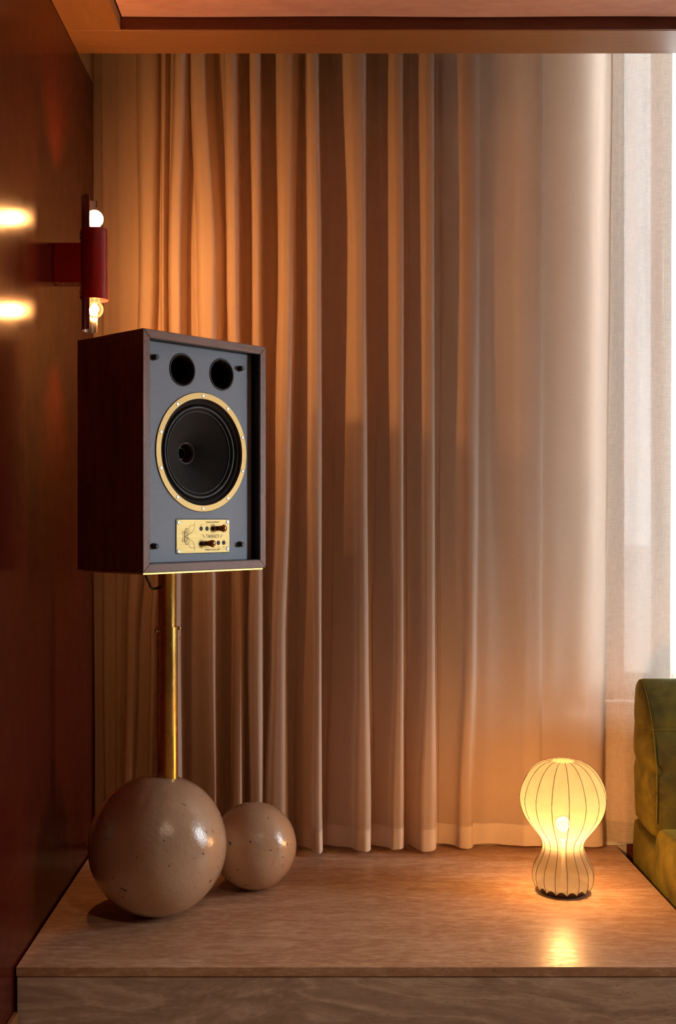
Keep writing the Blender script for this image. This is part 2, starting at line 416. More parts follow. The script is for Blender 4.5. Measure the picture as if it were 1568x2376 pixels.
link('window_handle', hb, 'steel', w1, smooth=True, angle=0.6)
w2 = window('window_2', 'y', *WR, XR, 1, [], 'unseen tall window in the right wall, placed for its daylight')

# ------------------------------------------------------------------ stone platform
pf = empty('stone_platform', (0.126, 2.78, 0)); tag(pf, 'low travertine platform under the spheres and lamp', kind='structure')
XPR = 0.874
def slab(nm, x0,x1,y0,y1,z0,z1,mat,bw):
    bm = nb(); box(bm, x0-0.126,x1-0.126,y0-2.78,y1-2.78,z0,z1); bevel(bm, bw, 2)
    return link(nm, bm, mat, pf)
slab('top_slab', XL+0.004, XPR, 2.341, YB-0.001, ZP-0.020, ZP, 'travertine', 0.0012)
slab('riser_panel', XL+0.0055, XPR-0.003, 2.3445, 2.365, 0.0005, ZP-0.0212, 'travertine_face', 0.0008)
slab('side_panel', XPR-0.023, XPR-0.003, 2.3655, YB-0.003, 0.0005, ZP-0.0212, 'travertine_face', 0.0008)

# ------------------------------------------------------------------ main curtain
KEY = [40, 140, 600, 1100, 1500, 1900, 1985]
FOLDS = [  # (L,R) at 140,600,1100,1500,1900 ; amplitude ; soft left, soft right (px)
 ([(228,240),(231,250),(230,250),(232,250),(236,250)], 0.018, 10, 14),
 ([(262,290),(262,300),(262,290),(262,280),(262,275)], 0.015, 14, 16),
 ([(315,366),(321,361),(305,345),(289,316),(283,306)], 0.055, 4, 3),
 ([(371,386),(372,381),(372,384),(345,360),(340,352)], 0.045, 3, 4),
 ([(404,435),(391,425),(395,425),(398,420),(400,424)], 0.088, 5, 5),
 ([(440,484),(457,508),(470,502),(480,503),(488,506)], 0.088, 4, 10),
 ([(520,552),(526,555),(535,560),(543,566),(541,566)], 0.088, 5, 4),
 ([(579,605),(585,606),(585,610),(575,611),(580,612)], 0.088, 4, 3),
 ([(640,689),(646,682),(641,674),(627,664),(613,668)], 0.088, 4, 6),
 ([(710,739),(712,745),(712,747),(725,746),(720,747)], 0.088, 8, 3),
 ([(797,849),(812,849),(816,852),(818,855),(810,861)], 0.080, 22, 3),
 ([(903,936),(908,937),(910,936),(910,937),(898,938)], 0.066, 20, 3),
 ([(975,1008),(976,1008),(976,1010),(978,1010),(960,1013)], 0.062, 20, 3),
 ([(1062,1112),(1065,1112),(1066,1109),(1072,1105),(1058,1097)], 0.042, 30, 6),
 ([(1198,1265),(1194,1263),(1195,1263),(1205,1262),(1205,1262)], 0.030, 44, 3),
 ([(1385,1425),(1380,1420),(1370,1413),(1355,1407),(1345,1404)], 0.028, 40, 4),
]
YBK, ZTOP, ZBOT = 3.196, ZT-0.002, ZP+0.010
def lerpkeys(vals, py):
    k = [140,600,1100,1500,1900]
    if py <= k[0]: return vals[0]
    if py >= k[-1]: return vals[-1]
    for i in range(4):
        if k[i] <= py <= k[i+1]:
            t = (py-k[i])/(k[i+1]-k[i]); t = t*t*(3-2*t)
            return tuple(a+(b_-a)*t for a,b_ in zip(vals[i], vals[i+1]))
def plan(py):
    P = [(X(215 + 6*max(0,(py-1300)/700), 3.18), YBK-0.004)]
    D = 3.15
    prevR = None
    for i, (v, a, sl, sr) in enumerate(FOLDS):
        L, R = lerpkeys(v, py); a = a*(0.92+0.08*math.sin(i*2.1+py*0.004))
        if i > 6: a *= 1.0 + 0.12*max(0,(py-1500)/400)
        if 7 < i < 14:
            sl += 34*min(1, max(0,(py-700)/900))
            if prevR is not None: sl = max(2, min(sl, L-prevR-6))
        prevR = R + sr
        xl, xr = X(L,D), X(R,D); w = xr-xl; sL = sl*D/F; sR = sr*D/F
        P.append((xl-sL, YBK-0.006))
        P.append((xl, YBK-0.5*a)); P.append((xl+0.22*w, YBK-0.93*a)); P.append((xl+0.55*w, YBK-a)); P.append((xr-0.16*w, YBK-0.97*a))
        P.append((xr, YBK-0.62*a)); P.append((xr-0.02*w if sr < 5 else xr+sR*0.6, YBK-0.25*a)); P.append((xr+sR, YBK-0.004))
        if i+1 < len(FOLDS):
            nL = X(lerpkeys(FOLDS[i+1][0], py)[0], D) - FOLDS[i+1][2]*D/F
            g = nL-(xr+sR)
            if True:
                g = max(g, 0.0005)
                P.append((xr+sR+g*0.5, YBK-0.005-(0.005+0.03*min(0.3,g*0.6))*min(1,g/0.05)))
    P.append((P[-1][0]+0.003, YBK))
    Q = catmull(P, 5)
    for it in range(6):
        Q = [Q[0]] + [tuple(0.25*a+0.5*b_+0.25*c for a,b_,c in zip(Q[k-1],Q[k],Q[k+1])) if (it < 2 or Q[k][0] > X(1030,3.15)) else Q[k] for k in range(1,len(Q)-1)] + [Q[-1]]
    return Q
def sheet(rows):
    bm = nb(); V = [[bm.verts.new(p) for p in r] for r in rows]
    for a, b_ in zip(V, V[1:]):
        for k in range(len(a)-1): bm.faces.new((a[k], a[k+1], b_[k+1], b_[k]))
    return bm
def curtain_rows(zs, off=0.0):
    rows = []
    for z in zs:
        py = 1203-(z-CZ)/3.15*F
        row = []
        for (x,y) in plan(py):
            y += 0.0012*math.sin(x*23+z*2.1)*math.sin(z*3.3+x*5) + 0.0008*math.sin(x*61+z*1.3)
            row.append((x, min(y, YB-0.002)-off, z))
        rows.append(row)
    return rows
n = 70
zs = [ZTOP+(ZBOT-ZTOP)*i/n for i in range(n+1)]
HEM = 0.060
def flare(rows, amp):
    for r in rows:
        for i,(x,y,z) in enumerate(r):
            t = max(0, (ZBOT+0.14-z)/0.14)
            r[i] = (x+0.002*t*math.sin(x*70), y-0.004*t*t*(1+math.sin(x*45)), z+amp*t*t*(0.5+0.5*math.sin(x*52+1))*0.5)
    return rows
cur = link('linen_curtain', sheet(flare(curtain_rows(zs), 0.008)), 'linen', smooth='open')
tag(cur, 'long off-white linen curtain in folds behind the speaker', 'curtain')
zh = [ZBOT+HEM*(1-i/8) for i in range(9)]
link('hem', sheet(flare(curtain_rows(zh, 0.0012), 0.008)), 'linen_hem', cur, smooth='open')

# sheer at the window
SH = [(0.856,3.2065),(0.868,3.206),(0.882,3.200),(0.900,3.186),(0.925,3.180),(0.950,3.183),(0.975,3.174),(1.000,3.168),(1.020,3.172)]
def sheer_rows(zs, off=0):
    rows = []
    for z in zs:
        t = (z-0.2)/2.2
        P = [(x + (0.004*math.sin(z*2+i))*(1 if 0<i<8 else 0.3) + 0.012*(t-0.6)*(i/8) - (0.026*(1-t) if i == 0 else 0.012*(1-t) if i == 1 else 0), y+0.004*math.sin(z*1.7+i*1.9)-off) for i,(x,y) in enumerate(SH)]
        rows.append([(x, min(y, YB-0.0065), z) for x,y in catmull(P, 6)])
    return rows
zs2 = [ZTOP+(ZP+0.014-ZTOP)*i/40 for i in range(41)]
sh = link('sheer_curtain', sheet(sheer_rows(zs2)), 'sheer', smooth='open')
tag(sh, 'thin see-through sheer panel in front of the window above the sofa', 'curtain')
link('hem', sheet(sheer_rows([ZP+0.014+0.06*(1-i/6) for i in range(7)], 0.0012)), 'sheer_hem', sh, smooth='open')

rows = []  # second sheer, out of view, added to dim daylight from the back window
for z in zs2:
    rows.append([(1.062+1.54*k/160, 3.186+0.016*math.sin(k*0.42+0.3*math.sin(z*1.5)), z) for k in range(161)])
sh2 = link('sheer_curtain', sheet(rows), 'sheer', smooth='open')
tag(sh2, 'unseen wide sheer added behind the sofa to cut the window light', 'curtain')
link('hem', sheet([[(x,y-0.0012,zz) for (x,y,_) in rows[-1]] for zz in [ZP+0.014+0.06*(1-i/6) for i in range(7)]]), 'sheer_hem', sh2, smooth='open')

# ------------------------------------------------------------------ loudspeaker
ang = math.atan2(0.727, 0.687)
Ux, Uy = math.cos(ang), math.sin(ang); Nx, Ny = Uy, -Ux
FLx, FLy = -0.371, 2.451
SW, SHh, SD = 0.376, 0.538, 0.25
ZSB = CZ-0.1197
spk = empty('bookshelf_speaker', (FLx+Ux*SW/2-Nx*SD/2, FLy+Uy*SW/2-Ny*SD/2, ZSB), ang)
tag(spk, 'walnut loudspeaker with grey front and gold-ringed black woofer on a brass pole', 'speaker')
hw, hd, th = SW/2, SD/2, 0.019
def prism(poly, y0, y1):
    bm = nb()
    a = [bm.verts.new((x,y0,z)) for x,z in poly]; b_ = [bm.verts.new((x,y1,z)) for x,z in poly]
    bm.faces.new(a); bm.faces.new(b_[::-1])
    for i in range(len(poly)):
        j = (i+1) % len(poly); bm.faces.new((a[i], b_[i], b_[j], a[j]))
    return bm
e = 0.0002
pans = [('side_panel',[(-hw,e),(-hw,SHh-e),(-hw+th,SHh-th-e),(-hw+th,th+e)],'walnut_z'),
        ('side_panel',[(hw,e),(hw,SHh-e),(hw-th,SHh-th-e),(hw-th,th+e)],'walnut_z'),
        ('top_panel',[(-hw+e,SHh),(hw-e,SHh),(hw-th-e,SHh-th),(-hw+th+e,SHh-th)],'walnut_x'),
        ('bottom_panel',[(-hw+e,0),(hw-e,0),(hw-th-e,th),(-hw+th+e,th)],'walnut_x')]
for nm, poly, mt in pans:
    link(nm, bevel(prism(poly, -hd, hd-0.002), 0.0008, 1), mt, spk)
link('back_panel', box(nb(), -hw+th, hw-th, hd-0.015, hd-0.003, th, SHh-th), 'black', spk)
WREC = -0.026
yb = -hd - WREC        # local y of baffle face (front face y=-hd)
# black recess lining so the rebate reads dark
lin = nb(); g = 0.0012
box(lin, hw-th-g, hw-th-0.0001, -hd+0.002, yb+0.02, th, SHh-th); box(lin, -hw+th+0.0001, -hw+th+g, -hd+0.002, yb+0.02, th, SHh-th)
box(lin, -hw+th+g, hw-th-g, -hd+0.002, yb+0.02, th+0.0001, th+g); box(lin, -hw+th+g, hw-th-g, -hd+0.002, yb+0.02, SHh-th-g, SHh-th-0.0001)
link('rebate_lining', lin, 'black', spk)
LX = lambda u: u-hw
wc = (LX(0.194), 0.2745); R_out, R_in = 0.139, 0.1245
ports = [((LX(0.1335)), 0.4613), (LX(0.2545), 0.4618)]; PR = 0.0362
bx0, bx1, bz0, bz1 = -hw+th+g+0.0005, LX(0.3505), th+g+0.0004, SHh-th-g-0.0004
bm = nb()
def loop(pts):
    v = [bm.verts.new((x, yb, z)) for x,z in pts]
    return [bm.edges.new((v[i], v[(i+1)%len(v)])) for i in range(len(v))], v
el, vouter = loop([(bx0,bz0),(bx1,bz0),(bx1,bz1),(bx0,bz1)])
alle = list(el); holes = []
def circ(c, r, n): return [(c[0]+r*math.cos(2*PI*k/n), c[1]+r*math.sin(2*PI*k/n)) for k in range(n)]
for c, r, nn in [(wc, R_in, 64)] + [(p, PR, 40) for p in ports]:
    l, v = loop(circ(c, r, nn)); alle += l; holes.append(v)
bmesh.ops.triangle_fill(bm, use_beauty=True, use_dissolve=False, edges=alle)
ret = bmesh.ops.extrude_face_region(bm, geom=bm.faces[:])
bmesh.ops.translate(bm, verts=[x for x in ret['geom'] if isinstance(x, bmesh.types.BMVert)], vec=(0,0.016,0))
link('baffle', bm, 'baffle', spk)
link('edge_strip', box(nb(), bx1+0.0003, hw-th-g-0.0003, yb+0.0005, yb+0.012, bz0, bz1), 'black_soft', spk)
FR = lambda x,y,z: T(x,y,z) @ rx(PI/2)     # local z of a lathe -> local -y (out of the baffle)
for c in ports:
    bm = nb(); lathe(bm, [(PR+0.0022,0.0004),(PR+0.0020,0.0012),(PR-0.001,0.0012),(PR-0.0035,-0.002),(PR-0.006,-0.010),(PR-0.0075,-0.028),(PR-0.0078,-0.10)], 48, FR(c[0],yb,c[1]))
    link('bass_port', bm, 'black', spk, smooth='open')
# woofer
bm = nb(); lathe(bm, [(R_in+0.001,0.0016),(R_in+0.001,-0.004),(0.117,-0.004),(0.113,-0.008),(0.1115,-0.012)], 72, FR(wc[0],yb,wc[1]))
wf = link('woofer', bm, 'black_soft', spk, smooth='open'); wf['label'] = 'black woofer in a gold ring'
bm = nb(); lathe(bm, [(R_in,0.0004),(R_in,0.0020),(R_in+0.0005,0.0026),(R_out-0.0005,0.0026),(R_out,0.0020),(R_out,0.0004)], 96, FR(wc[0],yb,wc[1]))
tr = link('trim_ring', bm, 'gold_ring', wf, smooth=True, angle=0.5); tr['label'] = 'flat gold ring'
bm = nb(); lathe(bm, [(R_out,0.0003),(R_out+0.0012,0.0003),(R_out+0.0012,0.0009),(R_out,0.0009)], 96, FR(wc[0],yb,wc[1]), close=True)
link('ring_gasket', bm, 'black', wf)
pf_s = []
for k in range(13):
    a = PI*k/12; pf_s.append((0.1055+0.006*math.cos(a), -0.012+0.0055*math.sin(a)))
pf_s += [(0.0985,-0.0125)]
for k in range(1,9):
    a = PI*k/8; pf_s.append((0.0960+0.0025*math.cos(a), -0.0125+0.002*math.sin(a)))
bm = nb(); lathe(bm, pf_s, 72, FR(wc[0],yb,wc[1])); link('surround', bm, 'rubber', wf, smooth='open')
bm = nb(); lathe(bm, [(0.0935,-0.0125),(0.084,-0.019),(0.070,-0.0275),(0.056,-0.036),(0.042,-0.045),(0.030,-0.054),(0.0255,-0.058)], 72, FR(wc[0],yb,wc[1])); link('cone', bm, 'black_soft', wf, smooth='open')
bm = nb(); lathe(bm, [(0.0255,-0.058),(0.0245,-0.0575),(0.020,-0.064),(0.016,-0.072),(0.0135,-0.080)], 48, FR(wc[0],yb,wc[1])); th_o = link('horn_throat', bm, 'throat', wf, smooth='open')
bm = nb(); lathe(bm, [(0.0138,-0.0795),(0.0142,-0.0785),(0.0132,-0.0782),(0.0126,-0.079)], 40, FR(wc[0],yb,wc[1]), close=True); link('throat_ring', bm, 'gold_ring', wf, smooth=True)
bm = nb(); lathe(bm, [(0.0127,-0.080),(0.010,-0.095),(0.006,-0.105),(0,-0.106)], 32, FR(wc[0],yb,wc[1])); link('horn_mouth', bm, 'black', wf, smooth='open')
def screw(parent, x, z, r, y, light='steel'):
    bm = nb(); lathe(bm, [(r*1.28,0.0),(r*1.28,0.0004),(r*1.02,0.0004)], 20, FR(x,y,z)); 
    w_ = link('screw', bm, 'black', parent)
    bm = nb(); lathe(bm, [(r,0.0001),(r,0.0009),(r*0.9,0.0013),(r*0.5,0.0013),(r*0.48,0.0002),(0,0.0002)], 20, FR(x,y,z))
    return bm
def screws(parent, pts, r, y):
    for (x,z) in pts:
        bm = nb()
        lathe(bm, [(r,0.0001),(r,0.0008),(r*0.85,0.0013),(r*0.5,0.0013),(r*0.46,-0.0002),(0,-0.0002)], 20, FR(x,y,z))
        o = link('screw', bm, 'steel', parent, smooth=True, angle=0.5)
        bm2 = nb(); lathe(bm2, [(r*1.3,0.00005),(r*1.3,0.0003),(r*0.98,0.0003),(r*0.98,0.00005)], 20, FR(x,y,z), close=True)
        me = bpy.data.meshes.new('tmp'); bm2.to_mesh(me); bm2.free()
        me2 = o.data; b3 = nb(); b3.from_mesh(me2); k0 = len(b3.faces); b3.from_mesh(me); b3.faces.ensure_lookup_table()
        hole = [f for f in b3.faces if f.index < 0]
        for i, f in enumerate(b3.faces):
            if i >= k0: f.material_index = 1
        for f in b3.faces:
            c_ = f.calc_center_median()
            if (Vector((c_.x,0,c_.z))-Vector((x,0,z))).length < r*0.44: f.material_index = 1
        b3.to_mesh(me2); b3.free(); me2.materials.append(M['black']); bpy.data.meshes.remove(me)
RS = (R_out+R_in)/2
screws(wf, [(wc[0]+RS*math.sin(2*PI*k/10), wc[1]+RS*math.cos(2*PI*k/10)) for k in range(10)], 0.0029, yb-0.0026)
# grille pegs
for (u,v_) in [(0.0495,0.481),(0.3115,0.481),(0.0495,0.0575),(0.3115,0.0575)]:
    bm = nb(); lathe(bm, [(0.0068,0),(0.0068,0.006),(0.0055,0.0065),(0.0055,0.0135),(0.0045,0.0145),(0,0.0145)], 20, FR(LX(u),yb,v_))
    pg = link('grille_peg', bm, 'black', spk, smooth=True, angle=0.5)
    link('slot', box(nb(), LX(u)-0.0042, LX(u)+0.0042, yb-0.0149, yb-0.0142, v_-0.0007, v_+0.0007), 'rubber', pg)
# control plate
def pu(cx): return LX(0.1148+(cx-245)/1065*0.1625)
def pv(cy): return 0.1168-(cy-215)/670*0.0770
px0_, px1_, pz0_, pz1_ = pu(245), pu(1310), pv(885), pv(215)
def rrect(x0,x1,z0,z1,r,n=5):
    pts = []
    for cx_,cz_,a0 in ((x1-r,z1-r,0),(x0+r,z1-r,PI/2),(x0+r,z0+r,PI),(x1-r,z0+r,1.5*PI)):
        for k in range(n+1): pts.append((cx_+r*math.cos(a0+PI/2*k/n), cz_+r*math.sin(a0+PI/2*k/n)))
    return pts
link('plate_gasket', prism(rrect(px0_-0.0028,px1_+0.0008,pz0_-0.0022,pz1_+0.0026,0.004), yb-0.0006, yb+0.0005), 'black', spk)
yp = yb-0.0022
cp = link('control_plate', prism(rrect(px0_,px1_,pz0_,pz1_,0.0032), yp, yb-0.0004), 'gold_plate', spk); cp['label'] = 'brushed gold control plate with engraved lettering'
screws(cp, [(pu(283),pv(268)),(pu(1272),pv(262)),(pu(283),pv(845)),(pu(1270),pv(817))], 0.0036, yp)
for cx_, cy_ in [(727,396),(845,396),(963,395),(1078,393),(1195,391),(727,700),(845,698),(965,696),(1078,692),(1192,690)]:
    bm = nb(); lathe(bm, [(0.0052,0.0001),(0.0052,0.0004),(0.0044,0.0005),(0.0040,0.0002),(0.0012,0.0002),(0.0008,0.0004),(0,0.0004)], 24, FR(pu(cx_),yp-0.0001,pv(cy_)))
    link('socket', bm, 'black', cp, smooth='open')
for cx_, cy_ in [(1078,393),(845,698)]:
    bm = nb(); lathe(bm, [(0.0046,0.0),(0.0046,0.003),(0.0062,0.0045),(0.0066,0.0075),(0.0060,0.0095),(0.0048,0.011),(0.0058,0.0125),(0.0078,0.015),(0.0086,0.0185),(0.0078,0.022),(0.0052,0.0245),(0,0.0252)], 28, FR(pu(cx_),yp-0.0002,pv(cy_)))
    link('plug_knob', bm, 'copper_knob', cp, smooth=True)
def text(body, cx_, cy_, wpx, hpx, bold=0.0):
    cu = bpy.data.curves.new('txt', 'FONT'); cu.body = body; cu.align_x = 'CENTER'; cu.align_y = 'CENTER'; cu.size = 1; cu.resolution_u = 3; cu.offset = bold
    o = bpy.data.objects.new('txt', cu); C.objects.link(o)
    bpy.context.view_layer.update()
    me = bpy.data.meshes.new_from_object(o)
    bpy.data.objects.remove(o); bpy.data.curves.remove(cu)
    xs = [v.co.x for v in me.vertices]; ys = [v.co.y for v in me.vertices]
    kx = wpx/1065*0.1625/(max(xs)-min(xs)); kz = hpx/670*0.0770/(max(ys)-min(ys))
    mx_, my_ = (max(xs)+min(xs))/2, (max(ys)+min(ys))/2
    for v in me.vertices: v.co = Vector((pu(cx_)+(v.co.x-mx_)*kx, yp-0.00025, pv(cy_)+(v.co.y-my_)*kz))
    me.name = 'lettering'; me.materials.append(M['engraving'])
    t_ = bpy.data.objects.new('lettering', me); C.objects.link(t_); t_.parent = cp
for a in [('TREBLE ENERGY',960,264,292,30,0.02),('+3.0',727,317,50,22),('+1.5',845,317,46,22),('LEVEL',960,317,90,22),('-1.5',1078,316,42,22),('-3.0',1192,316,44,22),
          ('TANNOY',962,553,272,76,0.0),('+2.0',727,778,50,22),('LEVEL',843,777,88,22),('-2.0',965,775,44,22),('-4.0',1076,773,46,22),('-6.0',1190,771,44,22),('TREBLE ROLL OFF',958,827,312,30,0.02)]:
    text(*a)
def strokes(name, paths, wpx):
    bm = nb(); w_ = wpx/1065*0.1625/2
    for P in paths:
        P = [Vector((pu(x), 0, pv(y))) for x,y in P]
        for a, b_ in zip(P, P[1:]):
            d = (b_-a); 
            if d.length < 1e-7: continue
            d.normalize(); q = Vector((-d.z,0,d.x))*w_; d = d*w_*0.6
            vs_ = [bm.verts.new((p.x, yp-0.00025, p.z)) for p in (a-d-q, a-d+q, b_+d+q, b_+d-q)]
            bm.faces.new(vs_)
    return link(name, bm, 'engraving', cp)
def mirror(P): return [(x, 1106-y) for x,y in P]
half = [[(590,270),(596,300),(586,326)], catmull([(586,326),(540,326),(500,345),(478,385),(472,425)],5), catmull([(600,340),(585,400),(545,465),(505,495),(455,512)],6),
        [(472,425),(490,428),(490,490),(466,496)], [(415,390),(452,386),(452,500),(415,500),(415,390)], [(415,405),(452,400)],[(415,430),(452,428)],[(415,455),(452,453)],[(415,480),(452,478)],
        [(352,450),(392,444),(392,518),(352,518),(352,450)],[(352,470),(392,468)],[(352,492),(392,490)],[(400,430),(400,553)],[(392,530),(440,524),(480,512)],[(362,553),(380,536),(400,553)],[(404,540),(485,520)],[(404,548),(470,545)]]
strokes('emblem', half + [mirror(p) for p in half], 5)
strokes('lightning_mark', [[(742,508),(790,552),(770,548),(808,590)]], 5); strokes('lightning_mark', [[(1175,508),(1135,556),(1152,552),(1110,590)]], 5)

# ------------------------------------------------------------------ speaker stand (ball, two brass tubes, plate)
bx_, by_, br = X(365.5,2.665), 2.665, 0.1645
st = empty('speaker_stand', (bx_, by_, ZP)); tag(st, 'large cream ball stand with brass pole carrying the speaker', 'stand')
def ball(name, r, parent=None, loc=None, n=96, m_=64):
    bm = nb(); prof = []
    for k in range(m_+1):
        a = -PI/2 + PI*k/m_
        prof.append((max(0.0, r*math.cos(a)), max(r*0.012, r+r*math.sin(a)) - r*0.012))
    prof = [p for i,p in enumerate(prof) if i == 0 or p != prof[i-1]]
    prof[0] = (0, 0); prof[-1] = (0, prof[-1][1])
    lathe(bm, prof, n)
    for v in bm.verts:
        d = Vector((v.co.x, v.co.y, v.co.z-r)).normalized()
        v.co += d*r*0.004*math.sin(d.x*5+1)*math.sin(d.y*4+d.z*5) if v.co.z > r*0.1 else Vector()
    bmesh.ops.remove_doubles(bm, verts=bm.verts[:], dist=1e-5)
    return link(name, bm, 'ball_paint', parent, smooth=True)
ball('ball_base', br, st)
pxw = X(388,2.672); pyw = 2.672; dx, dy = pxw-bx_, pyw-by_
zj = Z(1453,2.672)-ZP
zt = ZSB-0.0045-ZP
bm = nb(); lathe(bm, [(0.0248,2*br-0.012),(0.0248,zj-0.001),(0.0240,zj),(0.0216,zj)], 56, T(dx,dy,0)); link('lower_tube', bm, 'brass', st, smooth=True, angle=0.6)
bm = nb(); lathe(bm, [(0.0212,zj-0.02),(0.0212,zt-0.003),(0.0222,zt)], 56, T(dx,dy,0)); link('upper_tube', bm, 'brass', st, smooth=True, angle=0.6)
# locking pins with ring
zpn = Z(1463,2.66)-ZP
for s, ph in ((-1, 0.55), (1, -0.10)):
    cx_, cy_ = dx+s*0.0235*math.cos(ph), dy-s*0.0235*math.sin(ph) if s > 0 else dy-0.0235*math.sin(ph)
    ox, oy = (s*math.cos(ph), -math.sin(ph) if s < 0 else 0.05)
    bm = nb(); tube(bm, [(cx_,cy_,zpn+(0.004 if s>0 else 0)),(cx_+ox*0.003,cy_+oy*0.003,zpn+(0.004 if s>0 else 0))], 0.0030, 12)
    pb = nb(); bmesh.ops.create_uvsphere(pb, u_segments=16, v_segments=10, radius=0.0050); bmesh.ops.translate(pb, verts=pb.verts[:], vec=(cx_+ox*0.0045,cy_+oy*0.0045,zpn+(0.004 if s>0 else 0)))
    me = bpy.data.meshes.new('t'); pb.to_mesh(me); pb.free(); bm.from_mesh(me); bpy.data.meshes.remove(me)
    pin = link('locking_pin', bm, 'steel', st, smooth=True)
    if s > 0:
        rb = nb(); c0 = Vector((cx_+0.0005, cy_, zpn-0.010))
        tube(rb, [(c0.x+0.0085*math.cos(a), c0.y-0.004*math.sin(a), c0.z+0.0125*math.sin(a)) for a in [PI*0.55-2*PI*k/30 for k in range(31)]], 0.0008, 6, False)
        link('pull_ring', rb, 'steel', pin, smooth=True)
# brass plate below the cabinet
bm = nb(); box(bm, -hw+0.001, hw-0.010, -hd+0.001, hd-0.02, -0.0045, -0.0003); bevel(bm, 0.0005, 1)
rot = Matrix.Rotation(ang, 4, 'Z')
for v in bm.verts:
    p = rot @ v.co + Vector(spk.location); v.co = Vector((p.x-bx_, p.y-by_, p.z-ZP))
link('top_plate', bm, 'brass_plain', st)
# cable
cbl = nb(); P = [(X(336,2.60),2.60,ZSB-0.0055),(X(341,2.60),2.60,Z(1343,2.6)),(X(347,2.62),2.62,Z(1354,2.62)),(X(349,2.63),2.63,Z(1361,2.63)),(X(357,2.65),2.65,Z(1366,2.65)),(X(367,2.672),2.672,Z(1364,2.672)),(X(375,2.70),2.70,Z(1362,2.7)),(X(388,2.697),2.697,Z(1363,2.7))]
tube(cbl, catmull(P, 6), 0.0031, 10)
for v in cbl.verts: v.co = v.co - Vector((bx_, by_, ZP))
link('cable', cbl, 'black', st, smooth=True)['label'] = 'black cable looping behind the brass pole'
# small ball
sb = ball('floor_sphere', 0.1085); sb.location = (X(589,2.846), 2.846, ZP)
tag(sb, 'smaller chipped cream sphere resting on the platform beside the large one', 'sphere')

# ------------------------------------------------------------------ wall sconce
YSC = 2.716; XSC = X(219.5, YSC)
sc = empty('wall_sconce', (XL, YSC, Z(614,YSC))); tag(sc, 'red wall sconce with chrome reflector and two glowing bulbs', 'sconce')
zc0 = Z(614,YSC); ax = XSC-XL
def zs_(py): return Z(py,YSC)-zc0
bm = bevel(box(nb(), 0.0008, ax-0.028, -0.026, 0.026, zs_(660), zs_(569)), 0.001, 1); arm = link('arm', bm, 'red_enamel', sc)
for x_ in (0.020, 0.052):
    bm = nb(); lathe(bm, [(0.0035,0),(0.0033,0.0014),(0,0.0018)], 14, T(x_,-0.012,zs_(660)) @ rx(PI)); link('screw', bm, 'steel', arm, smooth=True)
rt = 0.0336
bm = nb(); zt0, zt1 = zs_(697), zs_(534)
lathe(bm, [(rt,zt0),(rt,zt1),(rt-0.0012,zt1),(rt-0.0012,zt0)], 64, T(ax,0,0), close=True); link('shade', bm, 'red_enamel', sc, smooth=True, angle=0.5)
# chrome half shell inside the tube, longer than it
bm = nb(); rr = 0.0320; a0 = math.radians(88); a1 = math.radians(259); rowsA, rowsB = [], []
z0_, z1_ = zs_(768), zs_(458)
nseg = 28; A = [a0 + (a1-a0)*k/nseg for k in range(nseg+1)]
quad = []
for rad in (rr, rr-0.0012):
    for zz in (z0_, z1_): quad.append([bm.verts.new((ax+rad*math.cos(a), rad*math.sin(a), zz)) for a in A])
o0,o1,i0,i1 = quad
for k in range(nseg):
    bm.faces.new((o0[k],o0[k+1],o1[k+1],o1[k])); bm.faces.new((i0[k],i1[k],i1[k+1],i0[k+1]))
    bm.faces.new((o0[k],i0[k],i0[k+1],o0[k+1])); bm.faces.new((o1[k],o1[k+1],i1[k+1],i1[k]))
for k in (0,nseg): bm.faces.new((o0[k],o1[k],i1[k],i0[k]))
link('reflector', bm, 'chrome', sc, smooth=True, angle=0.5)
for zz in (zs_(541), zs_(552), zs_(680), zs_(690)):
    bm = nb(); lathe(bm, [(0.0038,0),(0.0036,0.0014),(0.002,0.0026),(0,0.0028)], 14, T(ax-rt,0,zz) @ ry(-PI/2)); link('rivet', bm, 'screw_dark', sc, smooth=True)
link('socket_bridge', box(nb(), ax-0.030, ax+0.0315, -0.006, 0.006, zs_(618), zs_(600)), 'black', sc)
